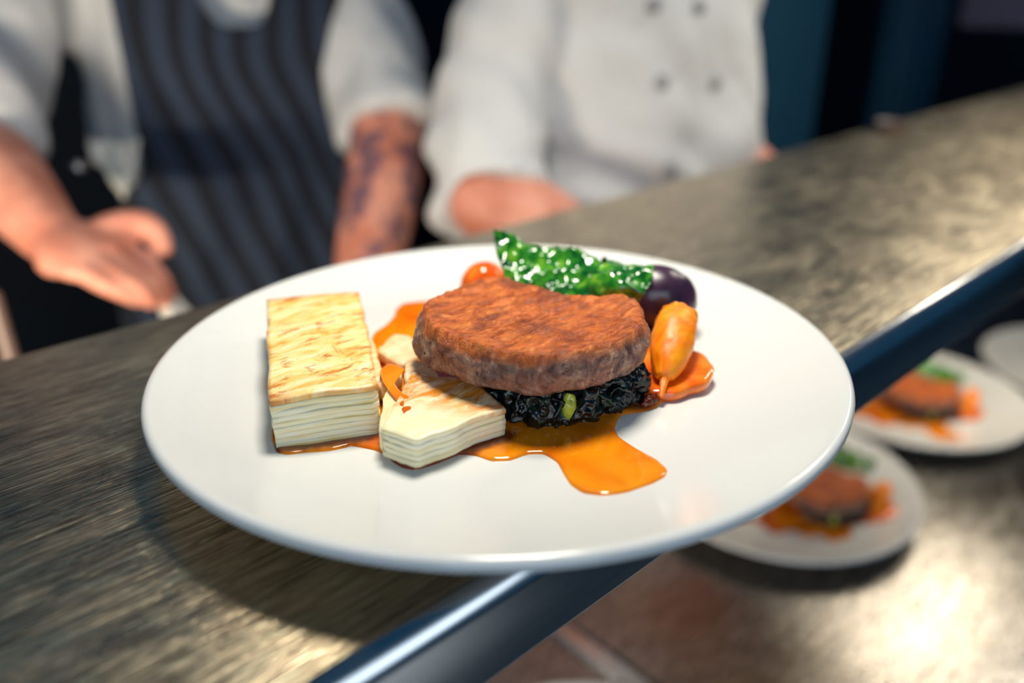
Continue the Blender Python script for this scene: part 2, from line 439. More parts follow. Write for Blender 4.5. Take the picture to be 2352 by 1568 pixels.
# potato
def potato(name, browned, stained=False):
    m = mat(name, rough=0.34, Subsurface_Weight=0.25, Subsurface_Scale=0.004)
    m.node_tree.nodes['Principled BSDF'].inputs['Subsurface Radius'].default_value = (1.0, 0.7, 0.35)
    t = NT(m)
    a = t.noise((34, 34, 620), 5, 0.6, 0.5)
    c = t.ramp(a, [(0.30, srgb(236, 202, 128)), (0.44, srgb(248, 232, 184)), (0.66, srgb(253, 245, 218))])
    if browned:
        st = t.noise((38, 130, 90), 5, 0.66, 1.2, rot=(0, 0, 1.0))
        c = t.ramp(st, [(0.28, srgb(210, 130, 40)), (0.38, srgb(242, 184, 90)), (0.50, srgb(250, 218, 146)), (0.66, srgb(253, 238, 198))])
        c = t.mix(t.ramp(t.noise((95, 210, 90), 4, 0.6, 0.5, rot=(0, 0, 1.0), loc=(2, 5, 0)), [(0.55, 0.0), (0.66, 0.9)]), c, srgb(196, 108, 30))
        at = t.n('Attribute', attribute_name='brown').outputs['Fac']
        c = t.mix(at, c, srgb(214, 128, 48))
    if stained:
        at = t.n('Attribute', attribute_name='stain').outputs['Fac']
        k = t.math('MULTIPLY', at, t.ramp(t.noise((60, 170, 80), 5, 0.65, 1.0, rot=(0, 0, 0.6)), [(0.36, 0.15), (0.56, 1.0)]))
        c = t.mix(k, c, srgb(226, 140, 36))
    t.set('Base Color', c)
    t.set('Normal', t.bump(t.noise((220, 220, 300), 4, 0.6), 0.35, 0.0006))
    return m
M['potato'] = potato('soft_potato', False)
M['potato_stained'] = potato('gravy_stained_potato', False, True)
M['potato_top'] = potato('browned_potato', True)

# sauce
m = mat('gravy', rough=0.09, Coat_Weight=0.5, Coat_Roughness=0.03, Subsurface_Weight=0.3, Subsurface_Scale=0.002); t = NT(m)
m.node_tree.nodes['Principled BSDF'].inputs['Subsurface Radius'].default_value = (1.0, 0.4, 0.1)
a = t.noise((34, 34, 34), 3, 0.5, 0.6)
c = t.ramp(a, [(0.34, srgb(214, 98, 8)), (0.5, srgb(232, 126, 10)), (0.66, srgb(244, 152, 18))])
c = t.mix(t.ramp(t.noise((520, 520, 520), 1), [(0.70, 0.0), (0.76, 0.6)]), c, srgb(246, 172, 60))
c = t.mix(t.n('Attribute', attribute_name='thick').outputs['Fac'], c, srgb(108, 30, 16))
t.set('Base Color', c)
t.set('Normal', t.bump(t.noise((90, 90, 90), 2), 0.12, 0.001))
M['sauce'] = m

m = mat('carrot', rough=0.42, Subsurface_Weight=0.2, Subsurface_Scale=0.003); t = NT(m)
t.set('Base Color', t.ramp(t.noise((70, 160, 60), 4, 0.6, 0.5, rot=(0, 0, 0.5)), [(0.3, srgb(246, 112, 0)), (0.5, srgb(255, 136, 0)), (0.72, srgb(255, 166, 16))]))
t.set('Normal', t.bump(t.noise((260, 500, 260), 4, 0.6), 0.3, 0.0006))
M['carrot'] = m
m = mat('glazed_squash', rough=0.14, Coat_Weight=0.5, Subsurface_Weight=0.2, Subsurface_Scale=0.003); t = NT(m)
t.set('Base Color', t.ramp(t.noise((60, 60, 60), 3, 0.5, 0.5), [(0.3, srgb(214, 78, 8)), (0.5, srgb(240, 112, 16)), (0.72, srgb(250, 150, 50))]))
t.set('Normal', t.bump(t.noise((300, 300, 300), 3), 0.25, 0.0006))
M['squash'] = m
m = mat('beetroot_skin', rough=0.30, Coat_Weight=0.2); t = NT(m)
t.set('Base Color', t.ramp(t.noise((60, 60, 60), 3, 0.5), [(0.35, srgb(34, 20, 40)), (0.55, srgb(62, 34, 58)), (0.75, srgb(96, 50, 72))]))
M['beet'] = m
m = mat('crisp_leaf', rough=0.10, Coat_Weight=1.0, Coat_Roughness=0.04, Transmission_Weight=0.0); t = NT(m)
t.set('Base Color', t.ramp(t.noise((130, 130, 130), 4, 0.6, 0.6), [(0.32, srgb(6, 54, 18)), (0.46, srgb(24, 104, 24)), (0.60, srgb(76, 150, 32)), (0.75, srgb(160, 188, 52))]))
t.set('Normal', t.bump(t.noise((420, 420, 420), 3, 0.6), 0.3, 0.0006))
M['leaf'] = m
m = mat('wilted_kale', rough=0.24, Coat_Weight=0.2, Coat_Roughness=0.05); t = NT(m)
t.set('Base Color', t.ramp(t.noise((160, 160, 160), 4, 0.6, 0.6), [(0.44, srgb(1, 8, 10)), (0.58, srgb(4, 24, 20)), (0.72, srgb(20, 70, 44)), (0.82, srgb(110, 130, 40))]))
t.set('Normal', t.bump(t.noise((600, 600, 600), 3, 0.6), 0.5, 0.0008))
M['kale'] = m
M['stalk'] = mat('kale_stalk', srgb(176, 190, 60), 0.25, Coat_Weight=0.4)
m = mat('crisp_scrap', rough=0.2); t = NT(m)
t.set('Base Color', t.ramp(t.noise((400, 400, 400), 3), [(0.35, srgb(60, 14, 12)), (0.6, srgb(130, 50, 22)), (0.8, srgb(190, 100, 50))]))
M['scrap'] = m
M['herb'] = mat('herb_needle', srgb(120, 120, 70), 0.5)

def cloth(name, col, folds=1.0):
    m = mat(name, col, 0.85, Sheen_Weight=0.1); t = NT(m)
    t.set('Normal', t.bump(t.noise((14, 14, 9), 4, 0.55, 0.8), 0.25 * folds, 0.02))
    return m
M['jacket'] = cloth('white_cotton', (0.62, 0.62, 0.62))
M['trousers'] = cloth('dark_trousers', (0.006, 0.012, 0.024))
M['towel'] = cloth('white_towel', (0.78, 0.77, 0.70))
M['button'] = mat('button', (0.30, 0.30, 0.31), 0.4)
m = cloth('striped_apron', (0.1, 0.1, 0.1)); t = NT(m)
sx = t.n('SeparateXYZ'); t.l(t.tc.outputs['UV'], sx.inputs[0])
fr = t.math('FRACT', sx.outputs[0])
t.set('Base Color', t.ramp(fr, [(0.0, srgb(3, 12, 28)), (0.38, srgb(3, 12, 28)), (0.48, srgb(38, 50, 70)), (0.90, srgb(38, 50, 70)), (1.0, srgb(3, 12, 28))]))
M['apron'] = m
def skin(name):
    m = mat(name, rough=0.5, Subsurface_Weight=0.2, Subsurface_Scale=0.01); t = NT(m)
    m.node_tree.nodes['Principled BSDF'].inputs['Subsurface Radius'].default_value = (1, 0.35, 0.2)
    c = t.ramp(t.noise((18, 18, 18), 4, 0.6), [(0.3, srgb(186, 106, 82)), (0.7, srgb(228, 160, 136))])
    return m, t, c
m, t, c = skin('tattooed_skin')
# ink on the forearm nearest the tall potato's side (object space box around that forearm)
sp = t.n('SeparateXYZ'); t.l(t.tc.outputs['Object'], sp.inputs[0])
ink = t.math('MULTIPLY', t.ramp(t.noise((34, 34, 26), 3, 0.5, 0.6), [(0.48, 0.0), (0.58, 0.8)]), t.math('GREATER_THAN', sp.outputs[0], 0.36))
t.set('Base Color', t.mix(ink, c, srgb(84, 70, 92)))
M['skin_ink'] = m
m, t, c = skin('skin'); t.set('Base Color', c); M['skin'] = m
M['hair'] = mat('hair', (0.03, 0.02, 0.015), 0.6)
M['shoe'] = mat('black_shoe', (0.01, 0.01, 0.012), 0.4)

m = mat('dark_wall', (0.006, 0.012, 0.02), 0.6); M['wall'] = m
t = NT(m); t.set('Base Color', t.ramp(t.noise((3, 3, 3), 3), [(0.3, (0.004, 0.009, 0.016)), (0.7, (0.010, 0.018, 0.028))]))
m = mat('floor_tiles', (0.02, 0.025, 0.035), 0.4); M['floor'] = m
t = NT(m); t.set('Base Color', t.ramp(t.noise((6, 6, 6), 3), [(0.3, (0.008, 0.014, 0.022)), (0.7, (0.018, 0.026, 0.036))]))
M['blue'] = mat('navy_enamel', (0.016, 0.075, 0.13), 0.5)
M['dark'] = mat('dark_enamel', (0.006, 0.012, 0.022), 0.5)
M['mauve'] = mat('mauve_card', (0.30, 0.22, 0.30), 0.7)
M['pot'] = mat('dull_pot', (0.07, 0.045, 0.05), 0.5)
M['brown'] = mat('brown_wood_handle', (0.12, 0.075, 0.06), 0.5)

# ------------------------------------------------------------------ the setting
def plane(name, pts, mtl):
    o = new_obj(name, pts, [tuple(range(len(pts)))], mtl, smooth=False)
    o['kind'] = 'structure'
    return o
plane('floor', [(-2.5, -3, 0), (4.4, -3, 0), (4.4, 2.8, 0), (-2.5, 2.8, 0)], M['floor'])
plane('wall_back', [(-2.5, 2.8, 0), (4.4, 2.8, 0), (4.4, 2.8, 2.7), (-2.5, 2.8, 2.7)], M['wall'])
plane('wall_right', [(4.4, -3, 0), (4.4, -3, 2.7), (4.4, 2.8, 2.7), (4.4, 2.8, 0)], M['wall'])

# pass shelf: folded sheet with rounded front edge
YF, YB, ZT, ZB = 0.150, 0.4555, 1.26, 1.222
X0, X1 = -0.9, 2.9
shelf = empty('pass_shelf', (1.0, 0.3, 0.9))
tag(shelf, 'long worn brushed steel pass shelf under the large white dinner plate', 'shelf')
v, f = extrude_profile([(YF + 0.0085, ZT - 0.0), (YB - 0.004, ZT), (YB - 0.0012, ZT - 0.0012), (YB, ZT - 0.004), (YB, ZT - 0.03), (YB - 0.012, ZT - 0.03),
                        (YB - 0.012, ZT - 0.004), (YF + 0.0085, ZT - 0.004)], X0, X1, 1, True)
new_obj('shelf_top', v, f, M['shelf'], shelf, smooth=False)
prof = []
for i in range(10):
    a = math.pi / 2 * i / 9
    prof.append((YF + 0.0085 - 0.0085 * math.sin(a), ZT - 0.0085 + 0.0085 * math.cos(a)))
prof += [(YF, ZB + 0.002), (YF + 0.0005, ZB + 0.0005), (YF + 0.002, ZB), (YF + 0.016, ZB), (YF + 0.016, ZB + 0.002), (YF + 0.003, ZB + 0.003), (YF + 0.003, ZT - 0.010), (YF + 0.0085, ZT - 0.004)]
v, f = extrude_profile(prof, X0, X1, 1, True)
o = new_obj('rolled_front_edge', v, f, M['edge'], shelf, smooth=True)
o['label'] = 'rounded steel front edge'
for p in o.data.polygons:
    if len(p.vertices) > 4: p.use_smooth = False
for x in (-0.7, 2.4):
    v, f = round_tube([(x, 0.42, 0.9), (x, 0.42, 1.24)], [0.016, 0.016], 20, 3, cap=False)
    new_obj('support_post', v, f, M['edge'], shelf)

# lower counter: two steel units with a joint strip
def counter(x0, x1, label):
    c = empty('counter_unit', ((x0 + x1) / 2, 0.1, 0))
    tag(c, label, 'counter', 'steel counter units under the pass shelf')
    box('worktop', (x0, -0.42, 0.868), (x1, 0.50, 0.90), M['counter'], c, 0.005)
    box('front_panel', (x0 + 0.01, -0.38, 0.10), (x1 - 0.01, -0.36, 0.868), M['edge'], c, 0.003)
    box('back_panel', (x0 + 0.01, 0.44, 0.10), (x1 - 0.01, 0.46, 0.868), M['edge'], c, 0.003)
    for xx in (x0 + 0.06, x1 - 0.06):
        for yy in (-0.33, 0.40):
            vv, ff = round_tube([(xx, yy, 0.0), (xx, yy, 0.868)], [0.02, 0.02], 14, 3, cap=False)
            new_obj('leg', vv, ff, M['edge'], c)
counter(-0.9, 0.392, 'shadowed steel counter unit left of the joint strip, below the shelf')
counter(0.412, 2.9, 'bright steel counter unit carrying the three smaller-looking plates')
v, f = extrude_profile([(0.392 - 0.0, 0.885), (0.392, 0.9005), (0.3945, 0.903), (0.4095, 0.903), (0.412, 0.9005), (0.412, 0.885)], -0.42, 0.50, 1, True)
v = [(b, a, c) for a, b, c in v]
o = new_obj('counter_joint_strip', v, [tuple(reversed(q)) for q in f], M['edge'], smooth=False)
tag(rebase(o), 'narrow raised steel strip joining the two counter units', 'trim strip')

# ------------------------------------------------------------------ plates
PZ = 1.276                 # well of the served plate
PC = V((0.2169, 0.2462))
def plate_z(r):
    """height of the upper surface above the well"""
    k = max(0.0, (r - 0.095) / 0.0525)
    return 0.01017 * k * k * (1.25 - 0.25 * k)
def plate_profile():
    p = [(0.0001, 0.0)]
    for i in range(1, 9): p.append((0.095 * i / 8, 0.0))
    for i in range(1, 15):
        r = 0.095 + 0.0505 * i / 14
        p.append((r, plate_z(r)))
    cx, cz, rr = 0.1472, 0.0072, 0.0027
    for i in range(9):
        a = math.radians(108 - 198 * i / 8)
        p.append((cx + rr * math.cos(a), cz + rr * math.sin(a)))
    p += [(0.140, 0.0028), (0.125, -0.0012), (0.105, -0.0048), (0.092, -0.0066), (0.0885, -0.0085), (0.0875, -0.0150), (0.0860, -0.0160), (0.0845, -0.0150),
          (0.0835, -0.0085), (0.080, -0.0062), (0.04, -0.0058), (0.0001, -0.0058)]
    return p
pv, pf = lathe(plate_profile(), 160)
plate_me = bpy.data.meshes.new('dinner_plate')
plate_me.from_pydata(pv, [], [tuple(reversed(q)) for q in pf]); plate_me.update()
plate_me.polygons.foreach_set('use_smooth', [True] * len(plate_me.polygons))
plate_me.materials.append(M['porcelain'])
def plate(x, y, z, label):
    o = bpy.data.objects.new('dinner_plate', plate_me); COL.objects.link(o)
    o.location = (x, y, z + 0.016)
    return tag(o, label, 'plate', 'round white dinner plates')
plate(PC.x, PC.y, 1.26, 'large round white plate in focus on the upper shelf, carrying the meal')
LOW = {'A': (0.7305, 0.3581), 'B': (1.039, 0.3445), 'C': (1.306, 0.186), 'D': (0.252, 0.203)}
plate(*LOW['A'], 0.90, 'blurred white plate on the lower counter, nearest the big plate\'s right rim')
plate(*LOW['B'], 0.90, 'blurred white plate half behind the shelf edge, between the two other lower plates')
plate(*LOW['C'], 0.90, 'blurred white plate cut off by the right picture edge, empty on its visible side')
plate(*LOW['D'], 0.90, 'white plate of which only a sliver shows at the bottom picture edge')

# ------------------------------------------------------------------ food on the served plate
FOOD = []
def local_frame(outline):
    c = V((0, 0, 0))
    for p in outline: c += p
    return c / len(outline)

# gravy pool
def pool(name, outline, h, wd, base, parent=None, step=0.0016, thick=None):
    ol = resample([V((p[0], p[1], 0)) for p in outline], max(40, int(sum((V(a[:2]) - V(b[:2])).length for a, b in zip(outline, outline[1:] + outline[:1])) / 0.0009)), True, 3)
    pts = [V((p.x, p.y)) for p in ol]
    n = len(pts)
    poly = pts
    def inside(q):
        c = False
        j = n - 1
        for i in range(n):
            a, b = poly[i], poly[j]
            if (a.y > q.y) != (b.y > q.y) and q.x < (b.x - a.x) * (q.y - a.y) / (b.y - a.y) + a.x: c = not c
            j = i
        return c
    def edge_d(q):
        return min((q - p).length for p in poly)
    allp = list(pts); dist = [0.0] * n
    area2 = sum(pts[i].x * pts[(i + 1) % n].y - pts[(i + 1) % n].x * pts[i].y for i in range(n))
    sg = 1 if area2 > 0 else -1
    for dd in (0.0003, 0.0008, 0.0015):
        for i in range(n):
            tg = (pts[(i + 1) % n] - pts[i - 1]).normalized()
            q = pts[i] + V((-tg.y, tg.x)) * sg * dd
            if edge_d(q) > dd * 0.9 and inside(q): allp.append(q); dist.append(dd)
    x0 = min(p.x for p in pts); x1 = max(p.x for p in pts); y0 = min(p.y for p in pts); y1 = max(p.y for p in pts)
    y = y0
    while y < y1:
        x = x0
        while x < x1:
            q = V((x + R.uniform(-.3, .3) * step, y + R.uniform(-.3, .3) * step))
            if inside(q):
                e = edge_d(q)
                if e > 0.002: allp.append(q); dist.append(e)
            x += step
        y += step
    vv, ee, ff, *_ = delaunay_2d_cdt(allp, [(i, (i + 1) % n) for i in range(n)], [], 1, 1e-7)
    dist2 = [edge_d(q) if i >= n else 0.0 for i, q in enumerate(vv)]
    verts, th = [], []
    for q, e in zip(vv, dist2):
        k = 1 - min(e / wd, 1)
        z = base(q) + h * math.sqrt(max(0, 1 - k * k)) * (1 + 0.12 * noise.noise(V((q.x * 90, q.y * 90, 3))))
        verts.append((q.x, q.y, z))
        th.append(thick(q) if thick else 0.0)
    return new_obj(name, verts, [tuple(f_) for f_ in ff], M['sauce'], parent, attrs={'thick': th})

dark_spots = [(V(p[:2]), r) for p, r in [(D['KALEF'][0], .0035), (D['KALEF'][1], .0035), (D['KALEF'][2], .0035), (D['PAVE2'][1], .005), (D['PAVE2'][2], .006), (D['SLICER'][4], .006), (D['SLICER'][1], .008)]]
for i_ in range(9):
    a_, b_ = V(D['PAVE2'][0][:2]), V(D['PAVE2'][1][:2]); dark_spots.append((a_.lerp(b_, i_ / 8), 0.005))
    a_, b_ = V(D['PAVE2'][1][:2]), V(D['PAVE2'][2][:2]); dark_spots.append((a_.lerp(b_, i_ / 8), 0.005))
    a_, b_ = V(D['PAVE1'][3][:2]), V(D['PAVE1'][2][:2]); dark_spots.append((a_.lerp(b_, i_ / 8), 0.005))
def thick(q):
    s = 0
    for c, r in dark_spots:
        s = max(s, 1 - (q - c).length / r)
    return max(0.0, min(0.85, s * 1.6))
gravy = empty('gravy', (PC.x, PC.y, PZ))
tag(gravy, 'glossy orange-brown gravy pooled around the meat on the large plate', 'gravy')
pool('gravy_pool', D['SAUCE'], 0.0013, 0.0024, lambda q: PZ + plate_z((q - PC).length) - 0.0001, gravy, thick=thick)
FOOD.append(gravy)

# layered potato cakes
def slab(outline, z_of, th, inset=0.0004, rings=2, seed=0, amp=0.0005, rough_top=0.0):
    n = len(outline); c = local_frame(outline)
    verts, faces, brown = [], [], []
    jit = []
    for i, p in enumerate(outline):
        q = (p - c); q.z = 0
        jit.append(q.normalized() * (amp * noise.noise(V((p.x * 420, p.y * 420, seed * 7.3))) + amp * 1.3 * noise.noise(V((p.x * 90, p.y * 90, seed * 3.1)))))
    def ring(scale_in, dz):
        for p, j in zip(outline, jit):
            q = p - c; q.z = 0
            x = V((p.x, p.y, 0)) + j - q.normalized() * scale_in
            verts.append((x.x, x.y, z_of(x) + dz))
    ring(inset * 2, 0); ring(0, th * 0.25); ring(0, th * 0.75); ring(inset, th)
    for k in range(1, rings):
        f_ = 1 - k / rings
        for p, j in zip(outline, jit):
            q = V((c.x, c.y, 0)).lerp(V((p.x, p.y, 0)) + j, f_)
            verts.append((q.x, q.y, z_of(q) + th + rough_top * fbm(V((q.x * 120, q.y * 260, seed)), 3)))
    k = 4 + rings - 1
    for r in range(k - 1):
        for i in range(n):
            j = (i + 1) % n
            faces.append((r * n + i, r * n + j, (r + 1) * n + j, (r + 1) * n + i))
    a = len(verts); verts.append((c.x, c.y, z_of(c) + th)); b = len(verts); verts.append((c.x, c.y, z_of(c)))
    for i in range(n):
        j = (i + 1) % n
        faces.append(((k - 1) * n + i, (k - 1) * n + j, a)); faces.append((j, i, b))
    return verts, faces

def potato_cake(name, corners, nl, th, z0, label, top='potato_top', warp=0.0016, shear=(0, 0), taper=0.0, slope=(0, 0)):
    ol = resample([V((p[0], p[1], 0)) for p in corners], 72, True, 0)
    ar = sum(ol[i].x * ol[(i + 1) % 72].y - ol[(i + 1) % 72].x * ol[i].y for i in range(72))
    if ar < 0: ol.reverse()
    c = local_frame(ol)
    ol = [p + (p - c).normalized() * (0.0016 * noise.noise(V((p.x * 70, p.y * 70, 11))) + 0.0006 * noise.noise(V((p.x * 240, p.y * 240, 4)))) for p in ol]
    root = empty(name, (c.x, c.y, z0)); tag(root, label, 'potato')
    for i in range(nl):
        k = (nl - 1 - i)
        off = V((shear[0] * k, shear[1] * k, 0)) + V((R.uniform(-1, 1), R.uniform(-1, 1), 0)) * 0.0002
        sc = 1 + taper * k
        o2 = [c + (p - c) * sc + off for p in ol]
        zf = lambda q, i=i: z0 + i * th + (i / nl) * ((q.x - c.x) * slope[0] + (q.y - c.y) * slope[1]) + warp * noise.noise(V((q.x * 45, q.y * 45, 2))) * (i / nl)
        last = i == nl - 1
        v, f = slab(o2, zf, th * 1.12, 0.0003 if last else 0.00012, 12 if last else 2, i, 0.0003, 0.0006 if last else 0)
        br = st_ = None
        if last:
            st_ = [max(0.0, min(1.0, ((V((q[0], q[1])) - V(D['PAVE2'][1][:2])).length - 0.020) / 0.014)) for q in v]
            br = []
            for q in v:
                e = min((V((q[0], q[1], 0)) - p).length for p in o2)
                br.append(max(0.0, min(1.0, (0.9 - e / 0.0022) * (0.55 + 0.9 * noise.noise(V((q[0] * 160, q[1] * 160, 5)))))))
        new_obj('potato_slice', v, f, M[top] if last else M['potato'], root, attrs={'brown': br, 'stain': st_} if br else None)
    FOOD.append(root)
    return root

cake1 = potato_cake('potato_cake', D['PAVE1'], 9, 0.0023, PZ + 0.0006, 'tall golden layered potato block with browned top at the left of the meal', taper=0.0, shear=(0.0, 0.0))
cake2 = potato_cake('potato_cake', D['PAVE2'], 5, 0.0023, PZ + 0.0018, 'lower pale potato block with gravy on top, in front of the meat', top='potato_stained', taper=0.0)

def flake(pts, th, label, tilt=(0, 0), stain=0.5):
    ol = resample([V((p[0], p[1], 0)) for p in pts], 36, True, 1)
    ar = sum(ol[i].x * ol[(i + 1) % 36].y - ol[(i + 1) % 36].x * ol[i].y for i in range(36))
    if ar < 0: ol.reverse()
    c = local_frame(ol); z = pts[0][2]
    zf = lambda q: z - th + (q.x - c.x) * tilt[0] + (q.y - c.y) * tilt[1]
    v, f = slab(ol, zf, th, 0.0006, 4, R.random() * 50, 0.0009, 0.0003)
    o = new_obj('potato_flake', v, f, M['potato_stained'], attrs={'stain': [stain] * len(v)})
    tag(rebase(o), label, 'potato')
    FOOD.append(o)
S = D['SHARDS']
flake(S[0], 0.010, 'pointed pale potato shard leaning between the two potato blocks', (0.1, -0.1), 0.15)
flake(S[1], 0.006, 'rounded pale potato flake lying in gravy left of the meat')
flake(S[2], 0.010, 'thin potato sliver against the right side of the tall potato block')
flake(S[3], 0.011, 'pale potato piece tucked under the left end of the meat')
flake(S[4], 0.008, 'small gravy-coated potato piece beside the tall potato block')

o = pool('gravy_drizzle', D['DRIZ'], 0.0005, 0.0016, lambda q: PZ + 0.0132, gravy, thick=lambda q: 0.0)

# meat
def make_meat():
    n = 260
    top = resample([V(p) for p in D['MEAT']], n, True, 4)
    ar = sum(top[i].x * top[(i + 1) % n].y - top[(i + 1) % n].x * top[i].y for i in range(n))
    if ar < 0: top.reverse()
    c = local_frame(top)
    zt, zb = PZ + 0.034, PZ + 0.0178
    verts, faces, gl = [], [], []
    def add(p, g): verts.append(p); gl.append(max(0.0, min(1.0, g)))
    NR = 46
    for k in range(1, NR + 1):
        f_ = k / NR
        for p in top:
            q = c.lerp(p, f_ * 0.985)
            r = fbm(V((q.x * 60, q.y * 110, 0)), 4)
            rl = (q - c); gx = rl.x * 0.735 - rl.y * 0.678; gy = rl.x * 0.678 + rl.y * 0.735
            groove = math.exp(-((gy + 0.004 - 0.010 * math.sin(gx * 70)) / 0.0022) ** 2) * max(0.0, 1 - abs(gx) / 0.034) + 0.8 * math.exp(-((gy - 0.012 + 6 * gx * gx) / 0.0025) ** 2) * max(0.0, 1 - abs(gx + 0.01) / 0.025)
            rid = 1 - 2.2 * abs(noise.noise(V((gx * 55 + 2, gy * 190, 1.5)))) 
            z = zt + 0.0011 * r + 0.0006 * rid - 0.0016 * groove + 0.0005 * noise.noise(V((q.x * 420, q.y * 420, 2))) + 0.0012 * (f_ ** 6) - 0.0012 * math.exp(-((f_ - 0.72) / 0.12) ** 2) * (0.5 + 0.5 * noise.noise(V((q.x * 50, q.y * 50, 4)))) - (0.0012 if k == NR else 0)
            add(V((q.x, q.y, z)), 1.0)
    NS = 24
    for k in range(1, NS + 1):
        f_ = k / NS
        for i, p in enumerate(top):
            out = (p - c); out.z = 0; out.normalize()
            z = zt - 0.0012 + (zb - zt + 0.0012) * f_
            bulge = 0.0016 * math.sin(math.pi * min(1, f_ * 1.02)) - 0.0025 * max(0, f_ - 0.85) / 0.15 + 0.004 * f_ * max(0.0, -(out.x * 0.735 - out.y * 0.678))
            q = p + out * bulge
            q.z = z
            d = 0.0019 * fbm(V((q.x * 85, q.y * 85, q.z * 110)), 5) + 0.0008 * noise.noise(V((q.x * 300, q.y * 300, q.z * 300)))
            q = q + out * d
            g = 0.8 - f_ * 5.0 + 0.9 * noise.noise(V((q.x * 55, q.y * 55, q.z * 30)))
            add(q, g)
    tot = NR + NS
    for k in range(tot - 1):
        for i in range(n):
            j = (i + 1) % n
            faces.append((k * n + i, (k + 1) * n + i, (k + 1) * n + j, k * n + j))
    a = len(verts); add(V((c.x, c.y, zt)), 1)
    b = len(verts); add(V((c.x, c.y, zb)), 0)
    for i in range(n):
        j = (i + 1) % n
        faces.append((a, i, j)); faces.append((b, (tot - 1) * n + j, (tot - 1) * n + i))
    return new_obj('braised_meat', verts, faces, M['meat'], attrs={'glaze': gl})
meat = make_meat()
tag(rebase(meat), 'thick round slice of brown braised meat in the middle of the large plate', 'meat')
FOOD.append(meat)

# herb needle stuck to the front of the meat
a, b = V(D['NEEDLE'][0]), V(D['NEEDLE'][1])
tc = (V((0, 0, 1.43)) - a).normalized() * 0.004
a2, b2 = a + tc * 0.1, b + tc * 0.1
bv = BVHTree.FromPolygons([meat.matrix_world @ v.co if False else v.co + meat.location for v in meat.data.vertices], [tuple(p.vertices) for p in meat.data.polygons])
qa, qb = bv.find_nearest(a2)[0], bv.find_nearest(b2)[0]
nn = bv.find_nearest(a2)[1]
v, f = round_tube([qa + nn * .0003, (qa + qb) / 2 + nn * 0.0009, qb + nn * .0003], [.0004, .0007, .0004], 8, 8)
o = new_obj('herb_needle', v, f, M['herb']); tag(rebase(o), 'single rosemary needle stuck to the front of the meat', 'herb')
FOOD.append(o)

# wilted kale under the meat
kale = empty('wilted_kale', (D['KALE'][4][0], D['KALE'][4][1], PZ)); tag(kale, 'dark glossy bundle of wilted kale under the front of the meat', 'kale')
def crinkled(c, r, seed, amp=0.36, sub=4, freq=170):
    bm = bmesh.new(); bmesh.ops.create_icosphere(bm, subdivisions=sub, radius=1)
    vs, fs = [], []
    off = V((seed * 3.7, seed * 1.9, seed * 5.3))
    for v in bm.verts:
        d = v.co.normalized()
        p = V((d.x * r[0], d.y * r[1], d.z * r[2]))
        rg = 1 - 2.6 * abs(noise.noise(p * freq + off))
        rg2 = 1 - 2.6 * abs(noise.noise(p * freq * 2.3 + off * 2))
        k = 1 + amp * (0.75 * rg + 0.35 * rg2) - 0.1 + 0.25 * noise.noise(p * freq * 0.5 + off)
        q = V(c) + p * k
        q.z = max(q.z, PZ + 0.0004)
        vs.append(q)
    bm.verts.index_update()
    fs = [tuple(v.index for v in f.verts) for f in bm.faces]
    bm.free()
    return vs, fs
for i, p in enumerate(D['KALE']):
    s = 0.0068 + 0.0018 * R.random()
    v, f = crinkled((p[0], p[1], PZ + 0.0080), (s * 1.1, s, 0.0088), i + 1, 0.42, 5, 190)
    new_obj('kale_leaf', v, f, M['kale'], kale)
q = V(D['KALE'][4])
v, f = crinkled((D['KALE'][3][0] - 0.001, D['KALE'][3][1] - 0.0062, PZ + 0.0088), (0.0032, 0.0028, 0.0064), 77, 0.2, 4)
o = new_obj('kale_stalk', v, f, M['stalk'], kale); o['label'] = 'pale yellow-green stalk end'
cm = V((0.2115, 0.2165)); 
for i in range(9):
    a = i * 2.4
    rr = 0.006 + 0.0028 * i
    v, f = crinkled((cm.x + rr * math.cos(a) * 0.9, cm.y + rr * math.sin(a) * 0.9, PZ + 0.0088), (0.011, 0.010, 0.0090), 30 + i, 0.25, 3)
    new_obj('kale_leaf', v, f, M['kale'], kale)
FOOD.append(kale)

